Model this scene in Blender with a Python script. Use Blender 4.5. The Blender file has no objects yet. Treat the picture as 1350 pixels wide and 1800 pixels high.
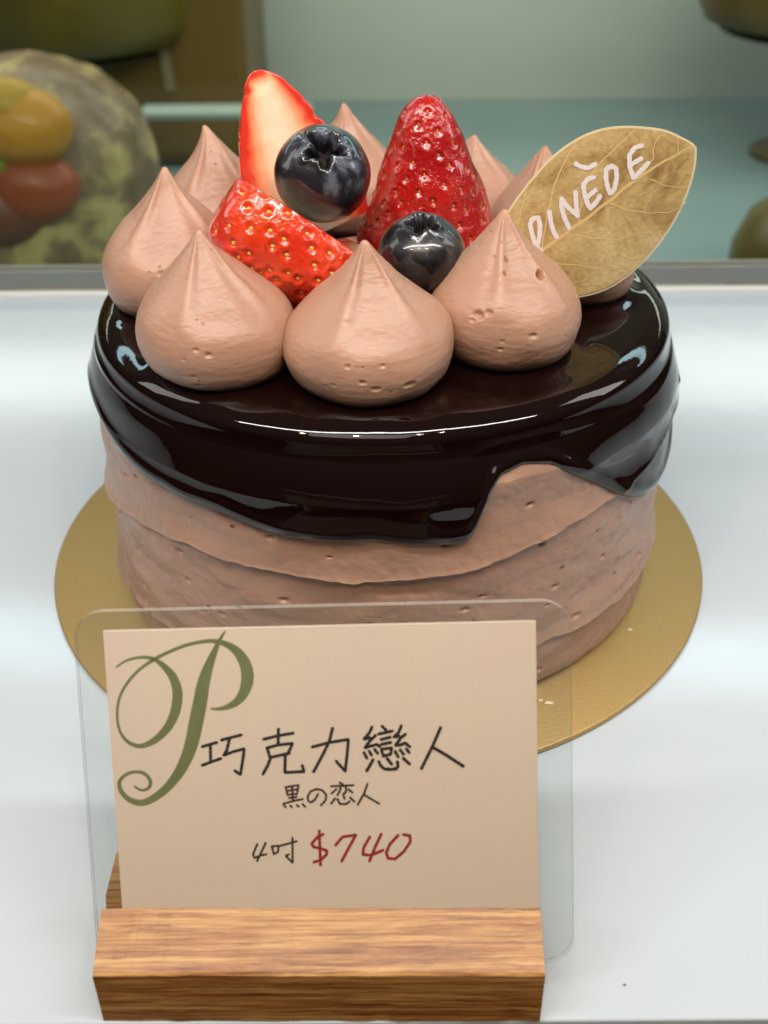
import bpy, bmesh, math, random
import numpy as np
from mathutils import Vector, Matrix

S = 0.01          # all coordinates below are centimetres
rng = np.random.default_rng(7)
random.seed(7)
scene = bpy.context.scene
COL = scene.collection

# ------------------------------------------------------------------ camera
FPX, CD, CH, PITCH, CX, ROLL = 2000.0, 22.04, 15.82, .595, .14, math.radians(.45)
cp, sp = math.cos(PITCH), math.sin(PITCH)
CAM = np.array([CX, -CD, CH]); FWD = np.array([0, cp, -sp])
_R = np.array([1., 0, 0]); _U = np.cross(_R, FWD)
RGT = _R*math.cos(ROLL) - _U*math.sin(ROLL); UPV = _U*math.cos(ROLL) + _R*math.sin(ROLL)
cd = bpy.data.cameras.new('camera'); cam = bpy.data.objects.new('camera', cd); COL.objects.link(cam)
cd.sensor_fit = 'VERTICAL'; cd.sensor_height = 24; cd.sensor_width = 18; cd.lens = 24*FPX/1800
cd.clip_start = .005; cd.clip_end = 50
M = Matrix.Identity(4)
for i in range(3):
    M[i][0] = RGT[i]; M[i][1] = UPV[i]; M[i][2] = -FWD[i]; M[i][3] = CAM[i]*S
cam.matrix_world = M
cd.dof.use_dof = True; cd.dof.focus_distance = .197; cd.dof.aperture_fstop = 15
scene.camera = cam

# ------------------------------------------------------------------ world and lamps
world = bpy.data.worlds.new('World'); scene.world = world; world.use_nodes = True
nt = world.node_tree; nt.nodes.clear()
wo = nt.nodes.new('ShaderNodeOutputWorld'); bg = nt.nodes.new('ShaderNodeBackground')
tc = nt.nodes.new('ShaderNodeTexCoord'); sx = nt.nodes.new('ShaderNodeSeparateXYZ'); rp = nt.nodes.new('ShaderNodeValToRGB')
mr = nt.nodes.new('ShaderNodeMapRange'); mr.inputs['From Min'].default_value = -1
nt.links.new(tc.outputs['Generated'], sx.inputs[0]); nt.links.new(sx.outputs['Z'], mr.inputs['Value'])
nt.links.new(mr.outputs[0], rp.inputs[0]); nt.links.new(rp.outputs[0], bg.inputs[0]); nt.links.new(bg.outputs[0], wo.inputs[0])
e = rp.color_ramp.elements
e[0].position = .42; e[0].color = (.035, .025, .02, 1); e[1].position = .75; e[1].color = (.62, .6, .56, 1)
bg.inputs[1].default_value = .15

def area(name, loc, look, sx_, sy_, power, col):
    l = bpy.data.lights.new(name, 'AREA'); l.shape = 'RECTANGLE'; l.size = sx_*S; l.size_y = sy_*S
    l.energy = power; l.color = col
    o = bpy.data.objects.new(name, l); COL.objects.link(o); o.location = Vector(loc)*S
    o.rotation_euler = (Vector(look)-Vector(loc)).to_track_quat('-Z', 'Y').to_euler(); return o
area('strip_lamp_overhead', (1, -20, 46), (0, -3, 3), 82, 3.2, 2.75, (1, .975, .94))
area('strip_lamp_back', (2, 34, 33), (0, 0, 0), 130, 4, .95, (.66, .86, 1))
area('front_fill', (-10, -60, 80), (0, 0, 5), 50, 30, 1.35, (1, .9, .8))  # broad soft fill added for general room light, not one fixture
area('side_fill_left', (-45, 5, 32), (0, 0, 4), 12, 30, .35, (1, .95, .9))  # unseen fill added at the left to lift the shade
area('side_fill_right', (48, 2, 34), (0, 0, 4), 12, 30, .5, (1, .97, .95))  # matching fill added at the right, no visible source
for k, x in enumerate((-13, -3.5, 5.5, 9.5)):
    area('ceiling_spot', (x*2.2, -42, 62), (0, -6, 5), 1.8, 1.8, .5, (1, .70, .40))
area('background_fill', (0, 60, 26), (0, 68, -12), 120, 22, 3.1, (1, .98, .9))  # unseen light added to brighten the wall and counter beyond the pane

scene.view_settings.view_transform = 'Standard'; scene.view_settings.look = 'None'
scene.view_settings.exposure = 0; scene.view_settings.gamma = 1
scene.render.engine = 'CYCLES'
scene.cycles.use_denoising = True
scene.cycles.max_bounces = 10; scene.cycles.transparent_max_bounces = 16
scene.cycles.caustics_reflective = False; scene.cycles.caustics_refractive = False
scene.cycles.sample_clamp_indirect = 6

# ------------------------------------------------------------------ helpers
def tag(o, label=None, cat=None, group=None, kind=None):
    if label: o['label'] = label
    if cat: o['category'] = cat
    if group: o['group'] = group
    if kind: o['kind'] = kind
    return o
def obj(name, V, F, mat=None, parent=None, smooth=True, mats=None, fmat=None):
    me = bpy.data.meshes.new(name)
    V = np.asarray(V, float)*S
    me.from_pydata(V.tolist(), [], [tuple(int(i) for i in f) for f in F])
    if mats:
        for m_ in mats: me.materials.append(m_)
    elif mat: me.materials.append(mat)
    if fmat is not None: me.polygons.foreach_set('material_index', np.asarray(fmat, 'i'))
    me.polygons.foreach_set('use_smooth', [smooth]*len(me.polygons))
    me.update()
    bm = bmesh.new(); bm.from_mesh(me); bmesh.ops.recalc_face_normals(bm, faces=bm.faces); bm.to_mesh(me); bm.free()
    o = bpy.data.objects.new(name, me); COL.objects.link(o)
    if parent: o.parent = parent
    return o
def empty(name, loc=(0, 0, 0)):
    o = bpy.data.objects.new(name, None); COL.objects.link(o); o.location = Vector(loc)*S; o.empty_display_size = .01
    return o
def grid(P, wrap=False):
    """P: (n, m, 3) -> verts, quads; wrap joins the second axis"""
    n, m = P.shape[:2]; F = []
    I = np.arange(n*m).reshape(n, m)
    mm = m if wrap else m-1
    for j in range(mm):
        a = I[:-1, j]; b = I[1:, j]; c = I[1:, (j+1) % m]; d = I[:-1, (j+1) % m]
        F.append(np.stack([a, b, c, d], 1))
    return P.reshape(-1, 3), np.concatenate(F).tolist()
def box(x0, x1, y0, y1, z0, z1, bev=0.0):
    bm = bmesh.new(); bmesh.ops.create_cube(bm, size=1)
    for v in bm.verts:
        v.co = Vector(((x0+x1)/2+v.co.x*(x1-x0), (y0+y1)/2+v.co.y*(y1-y0), (z0+z1)/2+v.co.z*(z1-z0)))
    if bev: bmesh.ops.bevel(bm, geom=list(bm.edges), offset=bev, segments=3, affect='EDGES', profile=.5)
    bm.verts.index_update()
    V = [tuple(v.co) for v in bm.verts]; F = [[v.index for v in f.verts] for f in bm.faces]; bm.free(); return V, F
def merge(*parts):
    V = []; F = []
    for v, f in parts:
        n = len(V); V += [tuple(p) for p in v]; F += [[i+n for i in q] for q in f]
    return V, F

def _h(i, j, k, s):
    n = (i*374761393 + j*668265263 + k*2147483647 + s*974634777) & 0xffffffff
    n = ((n ^ (n >> 13))*1274126177) & 0xffffffff
    return ((n ^ (n >> 16)) & 0xffffff)/float(0xffffff)*2-1
def noise(P, scale=1.0, seed=0, octaves=1):
    P = np.asarray(P, float); out = np.zeros(P.shape[:-1]); amp = 1.
    for o in range(octaves):
        Q = P*scale*(2**o)+17.3*seed+3.1*o
        I = np.floor(Q).astype(np.int64); f = Q-I; f = f*f*f*(f*(f*6-15)+10)
        r = 0
        for dx in (0, 1):
            for dy in (0, 1):
                for dz in (0, 1):
                    w = (f[..., 0] if dx else 1-f[..., 0])*(f[..., 1] if dy else 1-f[..., 1])*(f[..., 2] if dz else 1-f[..., 2])
                    r = r + w*_h(I[..., 0]+dx, I[..., 1]+dy, I[..., 2]+dz, seed+o*31)
        out += amp*r; amp *= .5
    return out
def ray(px, py): return FWD + RGT*(px-675)/FPX - UPV*(py-900)/FPX
def at_y(px, py, Y):
    d = ray(px, py); return CAM + d*((Y-CAM[1])/d[1])

# strokes: variable width ribbons with round ends and corners, on a plane given by a map (u, v) -> 3D
def catmull(pts, n=8, closed=False):
    P = np.asarray(pts, float)
    if closed: Q = np.vstack([P[-1], P, P[0], P[1]])
    else: Q = np.vstack([2*P[0]-P[1], P, 2*P[-1]-P[-2]])
    out = []
    for i in range(1, len(Q)-2):
        for t in np.linspace(0, 1, n, endpoint=False):
            a, b, c, d = Q[i-1:i+3]
            out.append(.5*((2*b)+(-a+c)*t+(2*a-5*b+4*c-d)*t*t+(-a+3*b-3*c+d)*t**3))
    out.append(Q[-2]); return np.array(out)
def ribbon(pts, w, f, lift, round_=True):
    """pts (n,2); w scalar or (n,); f maps (n,2),lift -> (n,3)"""
    P = np.asarray(pts, float); n = len(P); w = np.broadcast_to(np.asarray(w, float), (n,))
    T = np.gradient(P, axis=0); T /= np.linalg.norm(T, axis=1)[:, None]+1e-9
    N = np.stack([-T[:, 1], T[:, 0]], 1)
    A = P+N*w[:, None]/2; B = P-N*w[:, None]/2
    V = [A, B]; F = [[i, i+1, n+i+1, n+i] for i in range(n-1)]
    base = 2*n
    L = [f(A, lift), f(B, lift)]
    if round_:
        k = 12
        for idx in (0, n-1):
            a = np.linspace(0, 2*np.pi, k, endpoint=False)
            c = P[idx]+np.stack([np.cos(a), np.sin(a)], 1)*w[idx]/2
            L.append(f(c, lift+.00015)); F.append(list(range(base, base+k))); base += k
    return np.vstack(L).tolist(), F
def strokes(name, lst, f, mat, parent, org, sc, w, lift0=.004, smooth=False):
    parts = []
    for k, s in enumerate(lst):
        P = np.asarray(s, float); ww = w
        if P.shape[1] == 3: ww = P[:, 2]
        lift = lift0+.0003*k
        if smooth:
            Q = catmull(P, 10)
            if P.shape[1] == 3: ww = Q[:, 2]/sc
            P = Q[:, :2]
        else:                                  # gently rounded corners of felt-tip writing
            P = P[:, :2]; Q = [P[0]]
            for i in range(1, len(P)-1):
                a, b, c = P[i-1], P[i], P[i+1]
                la, lc = np.linalg.norm(a-b), np.linalg.norm(c-b); r = min(la, lc, 22)*.35
                pa, pc = b+(a-b)/la*r, b+(c-b)/lc*r
                for t in np.linspace(0, 1, 5): Q.append((1-t)**2*pa+2*t*(1-t)*b+t*t*pc)
            Q.append(P[-1]); P = np.array(Q)
            R_ = [P[0]]
            for a, b in zip(P[:-1], P[1:]):
                m = max(1, int(np.linalg.norm(b-a)/12))
                for t in range(1, m+1): R_.append(a+(b-a)*t/m)
            P = np.array(R_)
            wob = 1+.10*np.sin(np.arange(len(P))*1.3+k*2.1)+.06*np.sin(np.arange(len(P))*3.7+k)
            ww = w*wob
        parts.append(ribbon(P/sc+np.array(org), ww, f, lift))
    V, F = merge(*parts)
    return obj(name, V, F, mat, parent, smooth=False)

# ------------------------------------------------------------------ materials
def mat(name):
    m = bpy.data.materials.new(name); m.use_nodes = True; t = m.node_tree
    return m, t, t.nodes['Principled BSDF'], t.nodes['Material Output']
def N(t, typ, **kw):
    n = t.nodes.new(typ)
    for k, v in kw.items():
        if hasattr(n, k): setattr(n, k, v)
        else: n.inputs[k.replace('_', ' ')].default_value = v
    return n
def coord(t, kind='Object'):
    return t.nodes.new('ShaderNodeTexCoord').outputs[kind]
def noise_n(t, vec, scale, detail=3, rough=.5, dist=0):
    n = t.nodes.new('ShaderNodeTexNoise'); n.inputs['Scale'].default_value = scale; n.inputs['Detail'].default_value = detail
    n.inputs['Roughness'].default_value = rough; n.inputs['Distortion'].default_value = dist
    t.links.new(vec, n.inputs['Vector']); return n
def ramp(t, fac, stops):
    r = t.nodes.new('ShaderNodeValToRGB'); t.links.new(fac, r.inputs[0]); el = r.color_ramp.elements
    while len(el) < len(stops): el.new(.5)
    for q, (p, c) in zip(el, stops): q.position = p; q.color = (*c, 1) if len(c) == 3 else c
    return r
def bump(t, b, h, strength, dist, prev=None):
    n = t.nodes.new('ShaderNodeBump'); n.inputs['Strength'].default_value = strength; n.inputs['Distance'].default_value = dist
    t.links.new(h, n.inputs['Height'])
    if prev: t.links.new(prev, n.inputs['Normal'])
    if b: t.links.new(n.outputs[0], b.inputs['Normal'])
    return n.outputs[0]
def mapping(t, vec, scale=(1, 1, 1), rot=(0, 0, 0)):
    n = t.nodes.new('ShaderNodeMapping'); n.inputs['Scale'].default_value = scale; n.inputs['Rotation'].default_value = rot
    t.links.new(vec, n.inputs[0]); return n.outputs[0]
def sss(b, w, rad, scale):
    b.inputs['Subsurface Weight'].default_value = w; b.inputs['Subsurface Radius'].default_value = rad; b.inputs['Subsurface Scale'].default_value = scale

def plain(name, col, rough=.5, metal=0, coat=0, spec=.5):
    m, t, b, o = mat(name); b.inputs['Base Color'].default_value = (*col, 1); b.inputs['Roughness'].default_value = rough
    b.inputs['Metallic'].default_value = metal; b.inputs['Coat Weight'].default_value = coat; b.inputs['Specular IOR Level'].default_value = spec
    return m

def m_cream(name, base, low, strength):
    m, t, b, o = mat(name); c = coord(t)
    n1 = noise_n(t, c, 60, 4, .6)
    r = ramp(t, n1.outputs[0], [(.3, low), (.7, base)])
    t.links.new(r.outputs[0], b.inputs['Base Color'])
    b.inputs['Roughness'].default_value = .36; b.inputs['Specular IOR Level'].default_value = .5
    sss(b, .6, (1, .5, .3), .004)
    n2 = noise_n(t, mapping(t, c, (1, 1, 2.4)), 900, 5, .6)
    p = bump(t, None, n2.outputs[0], strength, .0006)
    n3 = noise_n(t, c, 2600, 2, .5); p = bump(t, None, n3.outputs[0], strength*.6, .00012, p)
    v = t.nodes.new('ShaderNodeTexVoronoi'); v.inputs['Scale'].default_value = 420; t.links.new(mapping(t, c, (1, 1, 1.5)), v.inputs['Vector'])
    rr = ramp(t, v.outputs['Distance'], [(.05, (0, 0, 0)), (.17, (1, 1, 1))])
    ns = noise_n(t, c, 130, 1); rs = ramp(t, ns.outputs[0], [(.56, (1, 1, 1)), (.64, (0, 0, 0))])
    mx = t.nodes.new('ShaderNodeMath'); mx.operation = 'MAXIMUM'; t.links.new(rr.outputs[0], mx.inputs[0]); t.links.new(rs.outputs[0], mx.inputs[1])
    bump(t, b, mx.outputs[0], .7, .0005, p)
    return m
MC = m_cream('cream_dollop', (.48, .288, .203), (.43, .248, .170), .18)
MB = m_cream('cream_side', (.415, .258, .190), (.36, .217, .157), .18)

def m_glaze():
    m, t, b, o = mat('mirror_glaze'); c = coord(t)
    b.inputs['Base Color'].default_value = (.0065, .002, .0015, 1); b.inputs['Roughness'].default_value = .035
    b.inputs['IOR'].default_value = 1.5
    n = noise_n(t, mapping(t, c, (1, 1, 1.6)), 38, 2, .4); p = bump(t, None, n.outputs[0], .25, .0016)
    n = noise_n(t, c, 900, 2, .5); bump(t, b, n.outputs[0], .03, .0003, p)
    return m
MG = m_glaze()
t = MB.node_tree; b = t.nodes['Principled BSDF']; lk = b.inputs['Base Color'].links[0].from_socket
v = t.nodes.new('ShaderNodeTexVoronoi'); v.inputs['Scale'].default_value = 150; t.links.new(mapping(t, coord(t), (1, 1, 1.6)), v.inputs['Vector'])
r1 = ramp(t, v.outputs['Distance'], [(.07, (1, 1, 1)), (.12, (0, 0, 0))]); sc_ = t.nodes.new('ShaderNodeSeparateColor'); t.links.new(v.outputs['Color'], sc_.inputs[0])
r2 = ramp(t, sc_.outputs[0], [(.80, (0, 0, 0)), (.82, (1, 1, 1))]); mm = t.nodes.new('ShaderNodeMath'); mm.operation = 'MULTIPLY'
t.links.new(r1.outputs[0], mm.inputs[0]); t.links.new(r2.outputs[0], mm.inputs[1])
mx = t.nodes.new('ShaderNodeMix'); mx.data_type = 'RGBA'; t.links.new(mm.outputs[0], mx.inputs[0]); t.links.new(lk, mx.inputs[6]); mx.inputs[7].default_value = (.13, .055, .03, 1)
t.links.new(mx.outputs[2], b.inputs['Base Color'])

def m_gold():
    m, t, b, o = mat('gold_board'); c = coord(t)
    n = noise_n(t, c, 2500, 2, .6); r = ramp(t, n.outputs[0], [(.3, (.46, .30, .11)), (.7, (.54, .37, .15))])
    t.links.new(r.outputs[0], b.inputs['Base Color']); b.inputs['Metallic'].default_value = .75; b.inputs['Roughness'].default_value = .48
    n2 = noise_n(t, c, 1800, 3); bump(t, b, n2.outputs[0], .3, .0002); return m
def m_shelf():
    m, t, b, o = mat('white_shelf'); c = coord(t)
    n = noise_n(t, c, 9, 3, .5); r = ramp(t, n.outputs[0], [(.3, (.49, .565, .63)), (.7, (.535, .60, .655))])
    t.links.new(r.outputs[0], b.inputs['Base Color']); b.inputs['Roughness'].default_value = .16; b.inputs['IOR'].default_value = 1.5
    n2 = noise_n(t, mapping(t, c, (1, .5, 1)), 14, 4, .6, .3); p = bump(t, None, n2.outputs[0], .12, .002)
    n3 = noise_n(t, mapping(t, c, (3, 40, 1)), 30, 4, .7); rr = ramp(t, n3.outputs[0], [(.3, (.09,)*3), (.8, (.17,)*3)])
    t.links.new(rr.outputs[0], b.inputs['Roughness'])
    t.links.new(p, b.inputs['Normal']); return m
def m_wood():
    m, t, b, o = mat('oak'); c = coord(t)
    g = mapping(t, c, (7, 170, 170))
    n1 = noise_n(t, g, 6, 6, .7, .15); n2 = noise_n(t, mapping(t, c, (9, 240, 240)), 9, 4, .7, .2)
    r = ramp(t, n1.outputs[0], [(.30, (.15, .05, .010)), (.44, (.34, .14, .034)), (.58, (.50, .27, .085)), (.78, (.62, .42, .18))])
    r2 = ramp(t, n2.outputs[0], [(.38, (.30, .19, .1)), (.52, (1, 1, 1))])
    mx = t.nodes.new('ShaderNodeMix'); mx.data_type = 'RGBA'; mx.blend_type = 'MULTIPLY'; mx.inputs[0].default_value = .6
    t.links.new(r.outputs[0], mx.inputs[6]); t.links.new(r2.outputs[0], mx.inputs[7]); t.links.new(mx.outputs[2], b.inputs['Base Color'])
    b.inputs['Roughness'].default_value = .42; b.inputs['Coat Weight'].default_value = .15; b.inputs['Coat Roughness'].default_value = .3
    bump(t, b, n2.outputs[0], .5, .0002); return m
def m_card():
    m, t, b, o = mat('card_paper'); c = coord(t)
    n = noise_n(t, c, 45, 3, .5); r = ramp(t, n.outputs[0], [(.3, (.86, .70, .60)), (.7, (.88, .745, .62))])
    t.links.new(r.outputs[0], b.inputs['Base Color']); b.inputs['Roughness'].default_value = .7
    n2 = noise_n(t, c, 1500, 3); bump(t, b, n2.outputs[0], .25, .0001); return m
def m_sleeve():
    m, t, b, o = mat('clear_acrylic'); t.nodes.remove(b)
    tr = t.nodes.new('ShaderNodeBsdfTransparent'); tr.inputs[0].default_value = (.965, .975, .97, 1)
    gl = t.nodes.new('ShaderNodeBsdfGlossy'); gl.inputs['Roughness'].default_value = .06
    df = t.nodes.new('ShaderNodeBsdfDiffuse'); df.inputs[0].default_value = (.8, .74, .7, 1)
    fr = t.nodes.new('ShaderNodeFresnel'); fr.inputs[0].default_value = 1.2
    m1 = t.nodes.new('ShaderNodeMixShader'); m1.inputs[0].default_value = .013
    m2 = t.nodes.new('ShaderNodeMixShader')
    t.links.new(tr.outputs[0], m1.inputs[1]); t.links.new(df.outputs[0], m1.inputs[2])
    t.links.new(fr.outputs[0], m2.inputs[0]); t.links.new(m1.outputs[0], m2.inputs[1]); t.links.new(gl.outputs[0], m2.inputs[2])
    t.links.new(m2.outputs[0], o.inputs[0]); return m
def m_edge():
    m, t, b, o = mat('acrylic_edge'); t.nodes.remove(b)
    tr = t.nodes.new('ShaderNodeBsdfTransparent'); df = t.nodes.new('ShaderNodeBsdfDiffuse'); df.inputs[0].default_value = (.85, .84, .8, 1)
    m1 = t.nodes.new('ShaderNodeMixShader'); m1.inputs[0].default_value = .7
    t.links.new(tr.outputs[0], m1.inputs[1]); t.links.new(df.outputs[0], m1.inputs[2]); t.links.new(m1.outputs[0], o.inputs[0]); return m
def m_glass_pane():
    m, t, b, o = mat('tinted_pane'); t.nodes.remove(b)
    tr = t.nodes.new('ShaderNodeBsdfTransparent'); tr.inputs[0].default_value = (.88, .93, .90, 1)
    gl = t.nodes.new('ShaderNodeBsdfGlossy'); gl.inputs['Roughness'].default_value = .02
    m1 = t.nodes.new('ShaderNodeMixShader'); m1.inputs[0].default_value = .008
    t.links.new(tr.outputs[0], m1.inputs[1]); t.links.new(gl.outputs[0], m1.inputs[2]); t.links.new(m1.outputs[0], o.inputs[0]); return m
def m_skin(name, a, bcol):
    m, t, b, o = mat(name); c = coord(t)
    n = noise_n(t, c, 95, 3, .5); r = ramp(t, n.outputs[0], [(.35, a), (.7, bcol)])
    t.links.new(r.outputs[0], b.inputs['Base Color']); b.inputs['Roughness'].default_value = .14; b.inputs['Coat Weight'].default_value = 1
    b.inputs['Coat Roughness'].default_value = .04; sss(b, .12, (1, .18, .1), .002)
    n2 = noise_n(t, c, 260, 4, .6); bump(t, b, n2.outputs[0], .9, .0011)
    return m
def m_cut():
    m, t, b, o = mat('strawberry_cut'); at = t.nodes.new('ShaderNodeAttribute'); at.attribute_name = 'edge'
    c = coord(t); n = noise_n(t, c, 160, 2, .5); n1 = noise_n(t, mapping(t, c, (1, 2.2, .3), (.5, 0, 0)), 500, 4, .6)
    ma = t.nodes.new('ShaderNodeMath'); ma.operation = 'MULTIPLY_ADD'; ma.inputs[1].default_value = .22; t.links.new(n.outputs[0], ma.inputs[0]); t.links.new(at.outputs['Fac'], ma.inputs[2])
    mb = t.nodes.new('ShaderNodeMath'); mb.operation = 'MULTIPLY_ADD'; mb.inputs[1].default_value = .25; t.links.new(n1.outputs[0], mb.inputs[0]); t.links.new(ma.outputs[0], mb.inputs[2])
    r = ramp(t, mb.outputs[0], [(.28, (.93, .76, .56)), (.52, (.92, .60, .38)), (.78, (.88, .28, .13)), (.92, (.80, .10, .05)), (1.0, (.72, .04, .02))])
    t.links.new(r.outputs[0], b.inputs['Base Color']); b.inputs['Roughness'].default_value = .2; b.inputs['Coat Weight'].default_value = .7
    b.inputs['Coat Roughness'].default_value = .06; sss(b, .3, (1, .4, .2), .003)
    bump(t, b, n1.outputs[0], .25, .0003); return m
def m_blue():
    m, t, b, o = mat('blueberry_skin'); c = coord(t)
    sxyz = t.nodes.new('ShaderNodeSeparateXYZ'); t.links.new(c, sxyz.inputs[0])
    n = noise_n(t, c, 150, 4, .62, .6)
    ma = t.nodes.new('ShaderNodeMath'); ma.operation = 'MULTIPLY_ADD'; ma.inputs[1].default_value = 52; t.links.new(sxyz.outputs['Z'], ma.inputs[0]); t.links.new(n.outputs[0], ma.inputs[2])
    r = ramp(t, ma.outputs[0], [(.66, (.004, .004, .006)), (.82, (.014, .015, .021)), (1.0, (.15, .17, .23))])
    t.links.new(r.outputs[0], b.inputs['Base Color']); b.inputs['Roughness'].default_value = .34; b.inputs['Coat Weight'].default_value = .75
    b.inputs['Coat Roughness'].default_value = .08
    n2 = noise_n(t, c, 420, 3, .6); bump(t, b, n2.outputs[0], .35, .0004); return m
def m_leaf():
    m, t, b, o = mat('leaf_print'); c = coord(t)
    n = noise_n(t, c, 85, 6, .65, .8); n2 = noise_n(t, c, 1100, 4, .65)
    r = ramp(t, n.outputs[0], [(.34, (.30, .17, .055)), (.48, (.54, .38, .16)), (.68, (.68, .53, .28))])
    mx = t.nodes.new('ShaderNodeMix'); mx.data_type = 'RGBA'; mx.blend_type = 'OVERLAY'; mx.inputs[0].default_value = .4
    t.links.new(r.outputs[0], mx.inputs[6]); t.links.new(n2.outputs[0], mx.inputs[7]); t.links.new(mx.outputs[2], b.inputs['Base Color'])
    b.inputs['Roughness'].default_value = .5; v = t.nodes.new('ShaderNodeTexVoronoi'); v.feature = 'DISTANCE_TO_EDGE'; v.inputs['Scale'].default_value = 330
    wv = noise_n(t, c, 300, 3); mv = t.nodes.new('ShaderNodeVectorMath'); mv.operation = 'MULTIPLY_ADD'; mv.inputs[1].default_value = (.004,)*3
    t.links.new(wv.outputs['Color'], mv.inputs[0]); t.links.new(c, mv.inputs[2]); t.links.new(mv.outputs[0], v.inputs['Vector'])
    rr = ramp(t, v.outputs['Distance'], [(.0, (1, 1, 1)), (.12, (0, 0, 0))])
    bump(t, b, rr.outputs[0], .18, .0002); return m
def mottled(name, stops, scale, rough=.5, detail=4, sc=(1, 1, 1), bstr=.2, dist=0.3):
    m, t, b, o = mat(name); c = coord(t); n = noise_n(t, mapping(t, c, sc), scale, detail, .55, dist); r = ramp(t, n.outputs[0], stops)
    t.links.new(r.outputs[0], b.inputs['Base Color']); b.inputs['Roughness'].default_value = rough
    bump(t, b, n.outputs[0], bstr, .002); return m

# ------------------------------------------------------------------ setting
M_SHELF = m_shelf()
V, F = box(-60, 60, -12.24, 14.95, -.9, 0, .05)
tag(obj('shelf', V, F, M_SHELF, smooth=False), kind='structure')
M_METAL = plain('brushed_metal', (.30, .30, .275), .32, .8)
rail = empty('metal_rail', (0, 15.2, 0)); tag(rail, 'grey metal rail with a white lip along the back edge of the white shelf', 'rail')
def loc(V, o): return (np.asarray(V, float)-np.array([v/S for v in o.location])).tolist()
V, F = merge(box(-60, 60, 15.05, 15.6, .14, .82, .06), box(-60, 60, 15.25, 15.45, .8, .9, .03)); obj('channel', loc(V, rail), F, M_METAL, rail, smooth=False)
V, F = box(-60, 60, 14.8, 15.05, .004, .13, .03); obj('lip', loc(V, rail), F, plain('white_lip', (.78, .8, .78), .3), rail, smooth=False)
V, F = box(-60, 60, 15.62, 16.0, -14, 40)
tag(obj('glass_partition', V, F, m_glass_pane(), smooth=False), 'greenish glass partition standing behind the metal rail', 'glass pane')
M_COUNTER = mottled('counter_teal', [(.3, (.20, .29, .30)), (.7, (.27, .36, .36))], 3, .35, 3, (.5, 2.4, 1), .05)  # stretched tone bands paint in reflections of the lit shelf
V, F = box(-90, 90, 16.3, 88, -13, -12); tag(obj('counter', V, F, M_COUNTER, smooth=False), kind='structure')
M_WALL = mottled('wall_teal', [(.3, (.44, .48, .45)), (.7, (.56, .58, .53))], 2.2, .5, 3, (.6, 1, 3.2), .02)  # horizontal bands in the colour imitate light reflected in the glass
V, F = box(-90, 90, 88.02, 90, -13, 60); tag(obj('wall', V, F, M_WALL, smooth=False), kind='structure')

# things beyond the pane, out of focus
M_CAB = mottled('cabinet_brown', [(.3, (.085, .048, .010)), (.7, (.15, .085, .018))], 5, .35)
cab = empty('brown_cabinet', (-40, 75, -12)); tag(cab, 'dark amber brown cabinet behind the round cakes at left', 'cabinet')
V, F = box(-70, -9.9, 68, 84, -11.99, 30, .8); obj('body', loc(V, cab), F, M_CAB, cab, smooth=False)
P0, P1 = at_y(272, 0, 67.7), at_y(300, 160, 67.7)
cs = np.array([[-.35, 0, 0], [.35, 0, 0], [.35, .28, 0], [-.35, .28, 0]])
d_ = (P0-P1); Pt = np.array([P1+cs, P0+d_*1.2+cs]); V, F = grid(Pt, True); obj('reflection_strip', loc(V, cab), F, plain('reflection_pale', (.22, .18, .10), .5), cab, smooth=False)  # pale strip modelled in place of a vertical reflection on the brown
V, F = box(-16.3, -4.5, 57, 59, -5.45, -4.75, .3)
tag(obj('glass_shelf', V, F, mottled('shelf_teal', [(.3, (.29, .36, .33)), (.7, (.36, .41, .37))], 4, .3, 2, (.4, 1, 1), .02), smooth=True), 'short pale teal shelf board with a rounded end in front of the brown cabinet', 'shelf')
del F
def lathe(prof, n=96):
    a = np.linspace(0, 2*np.pi, n, endpoint=False); pr = np.array(prof, float)
    P = np.stack([pr[:, None, 0]*np.cos(a), pr[:, None, 0]*np.sin(a), np.repeat(pr[:, 1:2], n, 1)], -1); return grid(P, True)
# left mottled dome cake with fruit
DC = at_y(60, 300, 45)
dome = empty('dome_cake', (DC[0], 45, -12)); tag(dome, 'big mottled yellow green dome cake with orange and red fruit at the left edge', 'cake')
hz = DC[2]+12; pr_ = [(0.02, hz+6.4)] + [(7.3*math.sin(a)**.9, hz+6.4*math.cos(a)) for a in np.linspace(.05, math.pi/2, 30)] + [(7.35, hz*.5), (7.3, .6), (7.0, .02), (.02, .01)]
V, F = lathe(pr_, 160); V = np.array(V); V += (noise(V, .5, 3, 3)*.18)[:, None]*V/(np.linalg.norm(V, axis=1)[:, None]+1e-6)
def m_dome():
    m, t, b, o = mat('dome_mottle'); c = coord(t)
    n = noise_n(t, c, 34, 5, .65, .4); r = ramp(t, n.outputs[0], [(.40, (.17, .11, .055)), (.50, (.24, .165, .09)), (.57, (.42, .32, .13)), (.68, (.54, .45, .19))])
    t.links.new(r.outputs[0], b.inputs['Base Color']); b.inputs['Roughness'].default_value = .45; bump(t, b, n.outputs[0], .3, .004); return m
obj('sponge', V, F, m_dome(), dome)
def blob(c, r, sq=(1, 1, 1), seed=1, amp=.03):
    a = np.linspace(0, np.pi, 28); b_ = np.linspace(0, 2*np.pi, 48, endpoint=False)
    P = np.stack([np.outer(np.sin(a), np.cos(b_)), np.outer(np.sin(a), np.sin(b_)), np.outer(np.cos(a), np.ones(48))], -1)
    P = P*(1+amp*noise(P, 1.6, seed, 2))[..., None]*r*np.array(sq)+np.array(c); return grid(P, True)
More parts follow.
